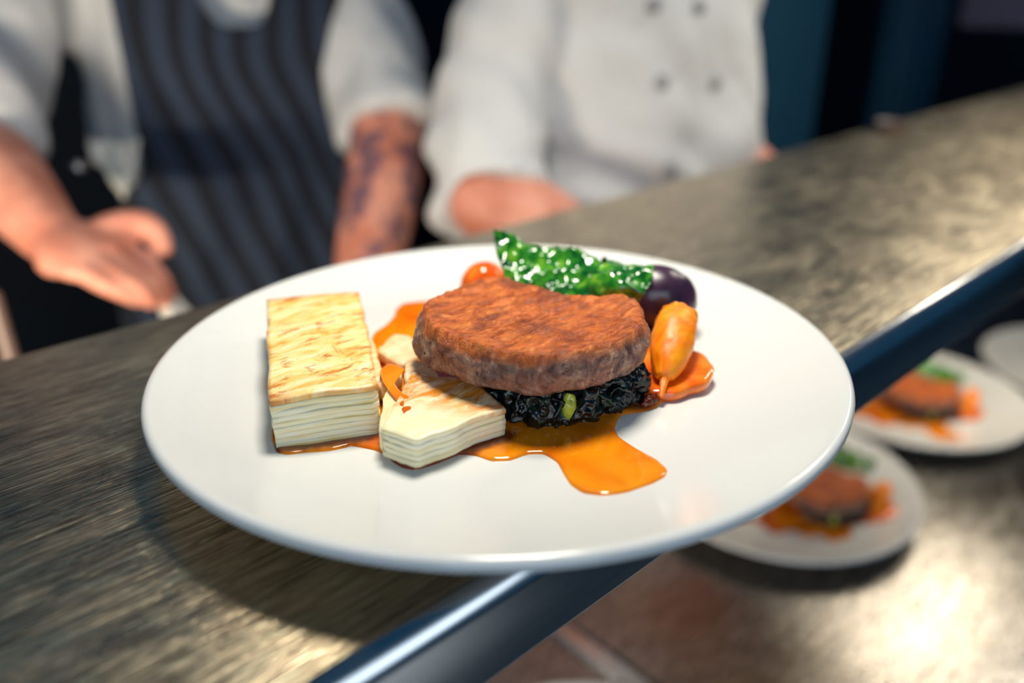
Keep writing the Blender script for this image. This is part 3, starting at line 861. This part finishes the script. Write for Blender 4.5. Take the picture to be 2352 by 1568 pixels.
# crisp leaf standing behind the meat
def leaf():
    rows = [[V(p) for p in r] for r in D['LEAF']]
    nu, nv = 90, 44
    def cr(P, s):
        k = len(P); s *= (k - 1); j = min(int(s), k - 2); f_ = s - j
        a, b, c, d = P[max(j - 1, 0)], P[j], P[j + 1], P[min(j + 2, k - 1)]
        return 0.5 * ((2 * b) + (c - a) * f_ + (2 * a - 5 * b + 4 * c - d) * f_ ** 2 + (3 * b - a - 3 * c + d) * f_ ** 3)
    grid = []
    for j in range(nv):
        tv = j / (nv - 1)
        row = []
        for i in range(nu):
            u = i / (nu - 1)
            uu = u + 0.012 * noise.noise(V((tv * 7, u * 3, 9)))
            uu = max(0, min(1, uu))
            tt = tv * (1 + 0.05 * noise.noise(V((u * 14, 4, 1))))
            q = cr([cr(r, uu) for r in rows], max(0, min(1, tt)))
            row.append(q)
        grid.append(row)
    verts = []
    for j in range(nv):
        for i in range(nu):
            du = grid[j][min(i + 1, nu - 1)] - grid[j][max(i - 1, 0)]
            dv = grid[min(j + 1, nv - 1)][i] - grid[max(j - 1, 0)][i]
            n_ = du.cross(dv).normalized()
            p = grid[j][i]
            vo = noise.voronoi(p * 105)[0]
            vo2 = noise.voronoi(p * 260 + V((5, 5, 5)))[0]
            d = 0.0052 * (vo[0] - 0.45) + 0.0009 * (vo2[0] - 0.45) + 0.002 * noise.noise(p * 60)
            verts.append(p + n_ * d)
    faces = [(j * nu + i, j * nu + i + 1, (j + 1) * nu + i + 1, (j + 1) * nu + i) for j in range(nv - 1) for i in range(nu - 1)]
    o = new_obj('crisp_leaf', verts, faces, M['leaf'])
    md = o.modifiers.new('thickness', 'SOLIDIFY'); md.thickness = 0.0005
    return o
lf = leaf(); tag(rebase(lf), 'shiny bright green fried leaf standing up behind the meat', 'leaf'); FOOD.append(lf)

# squash slice, carrot, beetroot, second carrot piece, scrap
def blob(name, c, r, mtl, label, cat, rot=None, amp=0.0006, freq=90, floor=True, cut=None):
    v, f = ellipsoid(c, r, rot, 48, 28)
    out = []
    for q in v:
        d = (q - V(c))
        q = q + d.normalized() * amp * fbm(q * freq, 3)
        if floor and q.z < PZ + 0.0004: q.z = PZ + 0.0004
        out.append(q)
    o = new_obj(name, out, f, mtl)
    tag(rebase(o), label, cat); FOOD.append(o)
    return o

def squash():
    c = V((D['SLICE'][0][0] + 0.002, D['SLICE'][0][1] + 0.004, PZ + 0.001))
    prof = [(0.0001, 0.0050), (0.006, 0.0051), (0.012, 0.0053), (0.0165, 0.0054), (0.0178, 0.0050), (0.0184, 0.0042), (0.0184, 0.0018), (0.0178, 0.0004), (0.012, 0.0), (0.0001, 0.0)]
    v, f = lathe(prof, 64)
    out = []
    for q in v:
        q = V(q)
        a = math.atan2(q.y, q.x)
        s = 1 + 0.07 * math.cos(2 * a + 0.5) + 0.035 * math.cos(5 * a) + 0.02 * math.cos(9 * a + 1)
        q = V((q.x * s * 1.08, q.y * s, q.z + 0.0016 * (q.x / 0.018) + 0.0004 * noise.noise(q * 200)))
        out.append(c + q)
    o = new_obj('squash_slice', out, [tuple(reversed(x)) for x in f], M['squash'])
    tag(rebase(o), 'round glazed orange squash slice under the carrot', 'squash'); FOOD.append(o)
squash()

def carrot():
    a, b, c = V(D['CTIP'][0]), V(D['CMID'][0]), V(D['CBUTT'][0])
    ax = (c - a)
    path = [a, a + ax * 0.10 + V((0, 0, .0004)), a + ax * 0.20 + V((0, 0, .0008)), a + ax * 0.24 + V((0, 0, .001)), a + ax * 0.42 + V((0, 0, .0012)), a + ax * 0.62 + V((0, 0, .0013)), a + ax * 0.85 + V((0, 0, .001)), a + ax * 1.0, a + ax * 1.07]
    rad = [0.0006, 0.0014, 0.0018, 0.0042, 0.0076, 0.0092, 0.0093, 0.0086, 0.0080]
    v, f = tube_rings(*smooth_path(path, rad, 60), n=48)
    out = []
    for i, q in enumerate(v):
        ring = min(i // 48, 59)
        d = 0.0005 * fbm(q * 160, 3) + 0.0003 * noise.noise(V((math.sin(i % 48 / 48 * 6.28) * 3, math.cos(i % 48 / 48 * 6.28) * 3, q.z * 80)))
        cpt = path[0].lerp(path[-1], ring / 59)
        if ring > 55: d += 0.0011 * noise.noise(V((i % 48 * 0.35, ring * .3, 2)))
        q = q + (q - cpt).normalized() * d
        q.z = max(q.z, PZ + 0.0008)
        out.append(q)
    o = new_obj('carrot', out, f, M['carrot'])
    tag(rebase(o), 'tapered cooked carrot end pointing down, right of the meat', 'carrot'); FOOD.append(o)
carrot()
rot = Matrix.Rotation(0.7, 3, 'Z') @ Matrix.Rotation(0.25, 3, 'Y')
bp = D['BEET'][0]
blob('beetroot', (bp[0], bp[1], PZ + 0.0165), (0.0155, 0.021, 0.0165), M['beet'], 'dark purple baby beetroot half hidden behind the green leaf', 'beetroot', rot, 0.0008, 70)
op = D['ORB'][0]
blob('carrot_chunk', (op[0], op[1], PZ + 0.0125), (0.0135, 0.012, 0.0125), M['squash'], 'round orange carrot chunk peeking out behind the meat\'s left shoulder', 'carrot', None, 0.0006)
sc_ = [V(p) for p in D['SCRAP']]
mid = sc_[1]
v, f = crinkled((mid.x, mid.y, PZ + 0.0026), (0.0044, 0.0022, 0.0022), 91, 0.4, 4, 420)
o = new_obj('crisp_scrap', v, f, M['scrap']); tag(rebase(o), 'small dark red crispy scrap beside the carrot tip', 'garnish'); FOOD.append(o)

# ------------------------------------------------------------------ the same meal on two lower plates
def serve(key, rotz, only, labels, shift=(0, 0)):
    T = Matrix.Translation((LOW[key][0] + shift[0], LOW[key][1] + shift[1], 0.916)) @ Matrix.Rotation(rotz, 4, 'Z') @ Matrix.Translation((-PC.x, -PC.y, -PZ))
    bpy.context.view_layer.update()
    for src, lab in zip(only, labels):
        c = copy_tree(src)
        c.matrix_world = T @ src.matrix_world
        c['label'] = lab
byname = {}
for o in FOOD: byname.setdefault(o.name.split('.')[0], []).append(o)
g = lambda n, i=0: byname[n][i]
serve('A', ROTA, [g('gravy'), g('braised_meat'), g('wilted_kale'), g('carrot'), g('squash_slice'), g('potato_cake'), g('crisp_leaf')],
      ['gravy on the blurred lower plate nearest the big plate', 'blurred reddish meat on the lower plate nearest the big plate', 'blurred dark kale on the lower plate nearest the big plate',
       'blurred carrot on the lower plate nearest the big plate', 'blurred orange squash on the lower plate nearest the big plate', 'blurred yellow potato block on the lower plate nearest the big plate', 'blurred green leaf on the lower plate nearest the big plate'], SHA)
serve('B', ROTB, [g('gravy'), g('braised_meat'), g('wilted_kale'), g('carrot'), g('squash_slice'), g('crisp_leaf'), g('crisp_scrap')],
      ['gravy on the middle lower plate half behind the shelf edge', 'blurred brown meat on the middle lower plate half behind the shelf edge', 'blurred kale on the middle lower plate half behind the shelf edge',
       'blurred carrot on the middle lower plate half behind the shelf edge', 'blurred orange squash on the middle lower plate half behind the shelf edge', 'blurred green leaf on the middle lower plate half behind the shelf edge', 'dark scrap at the right of the food on the middle lower plate'], SHB)

# ------------------------------------------------------------------ cooks
def ell_ring_path(c, levels, face, n=40):
    """torso: levels (z, half width, half depth, forward shift); face = facing angle vector"""
    F = V((face[0], face[1], 0)).normalized(); L = V((-F.y, F.x, 0))
    verts, faces = [], []
    for z, a, b, s in levels:
        for q in range(n):
            t_ = 2 * math.pi * q / n
            ct, st = math.cos(t_), math.sin(t_)
            e = 0.82
            x = a * math.copysign(abs(ct) ** e, ct); y = b * math.copysign(abs(st) ** e, st)
            p = V((c[0], c[1], z)) + L * x + F * (y + s)
            verts.append(p)
    k = len(levels)
    for i in range(k - 1):
        for q in range(n):
            q2 = (q + 1) % n
            faces.append((i * n + q, i * n + q2, (i + 1) * n + q2, (i + 1) * n + q))
    faces.append(tuple(range(n - 1, -1, -1))); faces.append(tuple(range((k - 1) * n, k * n)))
    return verts, faces, F, L

def finger(pts, r):
    return round_tube(pts, [r * 1.05, r, r * 0.92, r * 0.82][:len(pts)] if len(pts) == 4 else [r * 1.3, r * 1.2, r * 1.05, r, r * 0.85][:len(pts)], 12, 16)

def simple_hand(wrist, d, side, length=0.18):
    """relaxed hand hanging along d; side = thumb side"""
    d = V(d).normalized(); side = V(side); side = (side - d * side.dot(d)).normalized(); nrm = d.cross(side)
    w_ = V(wrist)
    parts = [round_tube([w_ - d * 0.02, w_ + d * 0.04, w_ + d * 0.088], [(0.024, 0.019), (0.038, 0.017), (0.040, 0.014)], 16, 8, refdir=side)]
    for k, (off, ln) in enumerate(((0.029, 0.070), (0.010, 0.080), (-0.010, 0.074), (-0.028, 0.058))):
        b = w_ + d * 0.085 + side * off
        c1 = nrm * -0.012; c2 = nrm * -0.032
        parts.append(finger([b, b + d * ln * 0.45 + c1 * .4, b + d * ln * 0.78 + c1, b + d * ln * 0.98 + c2 * .8], 0.0088))
    b = w_ + d * 0.03 + side * 0.025
    parts.append(finger([b, b + d * 0.03 + side * 0.022, b + d * 0.058 + side * 0.03 - nrm * 0.008, b + d * 0.078 + side * 0.030 - nrm * 0.016], 0.0105))
    return parts

def head_parts(c, F, L, zc):
    c = V((c[0], c[1], zc)); U = V((0, 0, 1))
    rot = Matrix((L, F, U)).transposed()
    parts = [ellipsoid(c, (0.077, 0.098, 0.118), rot), ellipsoid(c + F * 0.03 - U * 0.055, (0.058, 0.07, 0.06), rot),
             ellipsoid(c + F * 0.10 - U * 0.012, (0.013, 0.02, 0.026), rot, 14, 10), ellipsoid(c + F * 0.092 - U * 0.058, (0.026, 0.014, 0.008), rot, 14, 10),
             ellipsoid(c + F * 0.088 + U * 0.03, (0.055, 0.016, 0.010), rot, 14, 10)]
    for s in (-1, 1):
        parts.append(ellipsoid(c + L * s * 0.078 - U * 0.005, (0.010, 0.022, 0.032), rot, 14, 10))
    return parts

def person(label, c, face, arms, hands, levels, skin_m, seed, zneck=1.56):
    body_levels = [(0.80, 0.155, 0.105, 0), (0.95, 0.165, 0.11, 0), (1.05, 0.15, 0.105, 0.005), (1.20, 0.155, 0.11, 0.0), (1.35, 0.155, 0.112, 0.0), (1.45, 0.150, 0.098, 0.0), (1.52, 0.13, 0.075, 0), (1.56, 0.06, 0.055, 0.0)]
    tv, tf, F, L = ell_ring_path(c, body_levels, face)
    parts = [(tv, tf)]
    parts.append(round_tube([V((c[0], c[1], 1.50)), V((c[0], c[1], 1.58)) + F * 0.01, V((c[0], c[1], 1.66)) + F * 0.02], [0.062, 0.056, 0.055], 18, 8))
    parts += head_parts((c[0] + F.x * 0.02, c[1] + F.y * 0.02), F, L, 1.73)
    for pts, rad in arms: parts.append(round_tube(pts, rad, 18, 26))
    for s in (-1, 1):
        h = V((c[0], c[1], 0)) + L * s * 0.09
        parts.append(round_tube([h + V((0, 0, .86)), h + V((0, 0, .48)) + F * 0.01, h + V((0, 0, .09)) - F * 0.01], [0.080, 0.055, 0.04], 16, 14))
        parts.append(round_tube([h + V((0, 0, .07)) - F * 0.03, h + V((0, 0, .05)) + F * 0.05, h + V((0, 0, .035)) + F * 0.16], [0.035, 0.036, 0.028], 14, 10))
    for h in hands: parts += h
    me = union(parts, 0.0034, 2, 'person')
    root = link('person', me, skin_m)
    root['label'] = label; root['category'] = 'person'
    # clothes
    hair = union([ellipsoid(V((c[0], c[1], 1.765)) + F * 0.002, (0.084, 0.102, 0.098), Matrix((L, F, V((0, 0, 1)))).transposed())], 0.006, 2)
    hv = [v for v in hair.vertices]
    link('hair', hair, M['hair'], root)
    tp = [ell_ring_path(c, [(0.78, 0.16, 0.112, 0), (0.90, 0.172, 0.118, 0), (1.02, 0.164, 0.116, 0), (1.24, 0.166, 0.118, 0)], face)[:2]]
    for s in (-1, 1):
        h = V((c[0], c[1], 0)) + L * s * 0.09
        tp.append(round_tube([h + V((0, 0, .88)), h + V((0, 0, .48)) + F * 0.01, h + V((0, 0, .07))], [0.095, 0.078, 0.068], 18, 14, cap=False))
    tr = union(tp, 0.009, 4)
    displace(tr, lambda p, n: 0.006 * noise.noise(V((p.x * 14, p.y * 14, p.z * 7 + seed))))
    link('trousers', tr, M['trousers'], root)
    for s in (-1, 1):
        h = V((c[0], c[1], 0)) + L * s * 0.09
        sh = union([round_tube([h + V((0, 0, .055)) - F * 0.04, h + V((0, 0, .05)) + F * 0.06, h + V((0, 0, .04)) + F * 0.18], [(0.05, 0.046), (0.045, 0.048), (0.03, 0.042)], 16, 12)], 0.006, 2)
        for v in sh.vertices: v.co.z = max(v.co.z, 0.001)
        link('shoe', sh, M['shoe'], root)
    return root, F, L

def jacket(root, c, face, levels, sleeves, seed, folds):
    tv, tf, F, L = ell_ring_path(c, levels, face)
    parts = [(tv, tf)]
    for pts, rad in sleeves:
        inn = V((c[0], c[1], 0)) - V((pts[0].x, pts[0].y, 0)); inn.normalize()
        parts.append(round_tube([pts[0] + inn * 0.09 + V((0, 0, 0.004)), pts[0] + V((0, 0, 0.006))] + list(pts[1:]), [0.055] + [(r_ if isinstance(r_, tuple) else r_) for r_ in rad], 22, 26, cap=False))
        parts.append(ellipsoid(pts[0] + V((0, 0, 0.002)), (0.072, 0.072, 0.068)))
    me = union(parts, 0.007, 5)
    displace(me, lambda p, n: folds(p, n))
    return link('chef_jacket', me, M['jacket'], root)

# first cook: white short-sleeved jacket and striped apron
C1 = V((0.484, 1.094)); F1 = (-0.28, -0.96)
fv = V((F1[0], F1[1], 0)).normalized(); lv = V((-fv.y, fv.x, 0))
c13 = V((C1.x, C1.y, 0))
shL = c13 + lv * 0.150 + V((0, 0, 1.47)); shR = c13 - lv * 0.185 + V((0, 0, 1.47))
aL = [V(p) for p in D['ARM1L']]; aR = [V(p) for p in D['ARM1R']]
FG = [[V(q) for q in f_] for f_ in D['FING']]
pm = [V(p) for p in D['PALM']]
kn = [f_[0] for f_ in FG]
kc = (kn[0] + kn[1] + kn[2] + kn[3]) / 4
side = (kn[0] - kn[3]).normalized()
hand1 = [round_tube([pm[0], pm[0].lerp(kc, 0.5), kc], [(0.025, 0.021), (0.040, 0.020), (0.042, 0.013)], 18, 10, refdir=side, cap=False)]
for f_ in FG:
    tip = f_[3] + (f_[3] - f_[2]) * 0.6
    hand1.append(finger([kc.lerp(f_[0], 0.95), f_[1], f_[2], tip], 0.0086))
TH = [V(q) for q in D['THUMB']]
hand1.append(finger(TH, 0.0122))
hand1.append(ellipsoid(pm[1] + (kn[3] - kn[0]) * 0.32, (0.019, 0.019, 0.016)))
dL = (aL[3] - aL[2]).normalized()
wrL = aL[2] + dL * 0.14
person1, F, L = person('cook in a striped apron with one hand reaching towards the shelf', C1, F1,
    [([shL, (shL + aL[0]) / 2 + lv * 0.015, aL[0], aL[1], aL[2], wrL], [0.042, 0.05, 0.047, 0.046, 0.040, 0.028]),
     ([shR, (shR + aR[0]) / 2 - lv * 0.03, aR[0], aR[1], aR[2]], [0.042, 0.052, 0.050, 0.045, 0.027])],
    [hand1, simple_hand(wrL, dL, -lv)], None, M['skin_ink'], 1)
def folds1(p, n):
    return 0.016 * noise.noise(V((p.x * 11, p.y * 11, p.z * 6))) + 0.010 * noise.noise(V((p.x * 22 + p.z * 9, p.y * 22, p.z * 12)))
lev1 = [(1.225, 0.186, 0.135, 0), (1.25, 0.182, 0.13, 0), (1.37, 0.180, 0.135, 0), (1.46, 0.175, 0.12, 0), (1.53, 0.14, 0.09, 0), (1.565, 0.078, 0.075, 0.005)]
elL = aL[0]; 
jacket(person1, C1, F1, lev1,
       [([shL + V((0, 0, -.005)), (shL + elL) / 2 + lv * 0.015, elL + V((-.004, -.012, -.018))], [0.066, 0.068, (0.070, 0.066)]),
        ([shR + V((0, 0, -.005)), (shR + aR[0]) / 2 - lv * 0.02, aR[0].lerp(aR[1], 0.40)], [0.078, 0.076, 0.068])], 1, folds1)
# apron
def apron():
    nu, nz = 90, 70
    verts, uv = [], []
    for j in range(nz):
        for i in range(nu):
            u = i / (nu - 1) * 2 - 1
            zt_ = 1.392 + 0.10 * (1 - math.exp(-(u * 0.130 / 0.052) ** 4))
            z = zt_ + (0.62 - zt_) * j / (nz - 1)
            hw = 0.120 + 0.085 * max(0, min(1, (1.45 - z) / 0.30)) if u > 0 else 0.130 + 0.06 * max(0, min(1, (1.24 - z) / 0.12))
            x = u * hw
            a_, b_ = 0.20, 0.158
            k = max(0.0, 1 - (min(abs(x), 0.215) / 0.235) ** 2.2)
            y = b_ * k ** 0.55
            below = max(0, 1.22 - z)
            wav = 0.009 * math.sin(x * 60 + 3.2 * noise.noise(V((x * 4, z * 6, 1)))) * min(1, below * 4 + 0.25) + 0.012 * noise.noise(V((x * 9, z * 7, 2)))
            y += wav + 0.03 * min(1, below * 1.2)
            shift = 0.030 * noise.noise(V((x * 6, z * 7, 8)))
            p = c13 + lv * x + fv * y + V((0, 0, z))
            verts.append(p); uv.append(((x + shift * 0.7 + -0.30 * max(0, 1.36 - z) * (0.35 + 0.65 * min(1, max(0, 1.36 - z) / 0.12))) / 0.040 + 50, z))
    faces = [(j * nu + i, (j + 1) * nu + i, (j + 1) * nu + i + 1, j * nu + i + 1) for j in range(nz - 1) for i in range(nu - 1)]
    o = new_obj('striped_apron', verts, faces, M['apron'], person1, uv=uv)
    md = o.modifiers.new('thickness', 'SOLIDIFY'); md.thickness = 0.003
    return o
o = apron(); o['label'] = 'navy and grey butcher-striped apron'
for s, hw_ in ((1, 0.112), (-1, 0.122)):
    p0 = c13 + lv * s * hw_ + fv * 0.128 + V((0, 0, 1.485))
    p1 = c13 + lv * s * 0.092 + fv * 0.112 + V((0, 0, 1.545))
    p2 = c13 + lv * s * 0.070 + fv * 0.03 + V((0, 0, 1.600))
    v, f = round_tube([p0, p1, p2], [(0.002, 0.013)] * 3, 10, 12, refdir=fv)
    new_obj('apron_strap', v, f, M['trousers'], person1)
# cloth tucked at the waist
def towel():
    nu, nz = 24, 40
    tw = [V(p) for p in D['TOWEL']]
    ctr = tw[1] + V((0.012, -0.012, 0)); verts = []
    for j in range(nz):
        s = j / (nz - 1)
        z = 1.275 - 0.055 * s
        for i in range(nu):
            u = i / (nu - 1) * 2 - 1
            wd_ = 0.026 * (1 - 0.62 * s)
            p = V((ctr.x, ctr.y, z)) + V((0.73, -0.68, 0)) * (u * wd_ + 0.004 * s) + V((-0.6, -0.7, 0)) * (0.012 * math.sin(u * 5 + s * 2) + 0.006 * noise.noise(V((u * 2, s * 5, 3))))
            p.z += 0.012 * u * s
            verts.append(p)
    faces = [(j * nu + i, j * nu + i + 1, (j + 1) * nu + i + 1, (j + 1) * nu + i) for j in range(nz - 1) for i in range(nu - 1)]
    o = new_obj('waist_cloth', verts, faces, M['towel'], person1)
    md = o.modifiers.new('thickness', 'SOLIDIFY'); md.thickness = 0.004
    o['label'] = 'white cloth tucked in at the waist'
towel()
b = V(D['BOKEH'][0])
v, f = ellipsoid(b, (0.007, 0.007, 0.007), None, 16, 10)
o = new_obj('apron_ring', v, f, M['bright_steel'], person1); o['label'] = 'small shiny metal ring at the hip'

# tongs in the first cook's hand
tg = [V(p) for p in D['TONG']]
tongs = empty('serving_tongs', tg[2]); tag(tongs, 'slim steel tongs held in the striped-apron cook\'s hand', 'tongs')
for e in (tg[2], tg[3]):
    e = tg[1] + (e - tg[1]) * 1.7
    v, f = round_tube([tg[0], tg[1], e], [(0.005, 0.0018), (0.006, 0.0018), (0.010, 0.0016)], 12, 14)
    new_obj('tong_arm', v, f, M['tong'], tongs)

# second cook: white double-breasted jacket
C2 = V((0.838, 0.690)); F2 = (-0.10, -1.0)
fv2 = V((F2[0], F2[1], 0)).normalized(); lv2 = V((-fv2.y, fv2.x, 0))
c23 = V((C2.x, C2.y, 0))
A2 = [V(p) for p in D['ARM2']]
s2L = c23 + lv2 * 0.135 + V((0, 0, 1.46))
s2R = c23 - lv2 * 0.125 + V((0, 0, 1.46))
d2 = (A2[4] - A2[3]).normalized()
wr2 = A2[4] + d2 * 0.10 + V((0, 0, -.05))
e2L = c23 + lv2 * 0.150 + fv2 * 0.01 + V((0, 0, 1.24)); f2L = c23 + lv2 * 0.12 + fv2 * 0.15 + V((0, 0, 1.175))
person2, F, L = person('cook in a white double-breasted jacket standing close behind the shelf', C2, F2,
    [([s2R, A2[1], A2[2], A2[3], A2[4], wr2], [0.040, 0.048, 0.046, 0.044, 0.040, 0.028]),
     ([s2L, (s2L + e2L) / 2 + lv2 * 0.01, e2L, f2L, f2L + V((-.06, -.01, -.09))], [0.040, 0.046, 0.042, 0.036, 0.027])],
    [simple_hand(wr2, (wr2 - A2[4]), V((0, 0, 1))), simple_hand(f2L + V((-.06, -.01, -.09)), V((-.5, -.1, -.8)), V((0, -1, 0)))], None, M['skin'], 2)
def folds2(p, n):
    r = 0.015 * noise.noise(V((p.x * 10, p.y * 10, p.z * 7 + 5))) + 0.010 * noise.noise(V((p.x * 24 + p.z * 12, p.y * 20, p.z * 14)))
    if p.z < 1.28: r += 0.013 * math.sin((p.z * 1.0 + p.x * 0.45) * 80) * min(1, (1.28 - p.z) * 12) * max(0, min(1, (0.84 - p.x) * 8))
    return r
lev2 = [(0.99, 0.180, 0.145, 0.0), (1.08, 0.175, 0.142, 0.005), (1.18, 0.170, 0.140, 0.008), (1.27, 0.165, 0.135, 0.004), (1.37, 0.165, 0.13, 0), (1.46, 0.160, 0.115, 0), (1.53, 0.14, 0.09, 0), (1.565, 0.078, 0.075, 0.005)]
j2 = jacket(person2, C2, F2, lev2,
       [([s2R + V((0, 0, -.005)), A2[1], A2[2], A2[3]], [0.066, 0.068, 0.066, (0.066, 0.060)]),
        ([s2L + V((0, 0, -.005)), (s2L + e2L) / 2 + lv2 * 0.01, e2L + V((0, 0, -.01))], [0.062, 0.058, 0.052])], 2, folds2)
bv = BVHTree.FromPolygons([v.co.copy() for v in j2.data.vertices], [tuple(p.vertices) for p in j2.data.polygons])
CP = V((0, 0, 1.4336))
for p in D['BUT2']:
    hit = bv.ray_cast(CP, (V(p) - CP).normalized())
    if hit[0] is None: continue
    q, nn = hit[0], hit[1]
    rot = nn.to_track_quat('Z', 'Y').to_matrix()
    v, f = ellipsoid(q + nn * 0.001, (0.009, 0.009, 0.004), rot, 20, 10)
    new_obj('jacket_button', v, f, M['button'], person2)

# ------------------------------------------------------------------ far kitchen
def cabinet(name, lo, hi, mtl, label, cat, handle=True):
    c = empty(name, ((lo[0] + hi[0]) / 2, (lo[1] + hi[1]) / 2, lo[2])); tag(c, label, cat)
    box('body', lo, hi, mtl, c, 0.012)
    d = box('door', (lo[0] + 0.02, lo[1] - 0.02, lo[2] + 0.08), (hi[0] - 0.02, lo[1] - 0.002, hi[2] - 0.03), mtl, c, 0.006)
    if handle:
        v, f = round_tube([(hi[0] - 0.07, lo[1] - 0.05, 0.95), (hi[0] - 0.07, lo[1] - 0.05, 1.15)], [0.008, 0.008], 12, 4)
        new_obj('door_handle', v, f, M['dark'], d)
cabinet('upright_fridge', (1.45, 0.98, 0.0), (1.90, 1.55, 1.9), M['blue'], 'dark blue upright fridge in the blur right of the white jacket', 'fridge')
cabinet('steel_cupboard', (2.47, 1.02, 0.0), (2.72, 1.10, 1.8), M['blue'], 'narrow dark blue cupboard further right in the blur', 'cupboard')
bx = box('wall_notice', (2.95, 0.70, 1.29), (2.97, 1.06, 1.6), M['mauve'], None, 0.003)
bx.location.x = 0
tag(rebase(bx), 'mauve panel blurred in the upper right corner', 'panel')
sp = D['SPOT'][0]
prof = [(0.0001, 0.0), (0.016, 0.0), (0.018, 0.002), (0.019, 0.022), (0.0205, 0.0235), (0.018, 0.0235), (0.017, 0.004), (0.0001, 0.003)]
v, f = lathe([(a_, b_ * 0.5) for a_, b_ in prof], 40, (sp[0], sp[1], ZT))
o = new_obj('sauce_pot', v, [tuple(reversed(q)) for q in f], M['pot']); tag(rebase(o), 'tiny dull pot at the far back edge of the shelf', 'pot')
a, b_ = V(D['POLE'][0]), V(D['POLE'][1])
v, f = round_tube([(b_.x + 0.004, b_.y + 0.03, 0.0), (a.x - 0.006, a.y, 1.20)], [0.007, 0.007], 16, 4)
o = new_obj('broom_handle', v, f, M['brown']); tag(rebase(o), 'brown wooden handle standing behind the shelf at the left edge', 'handle')
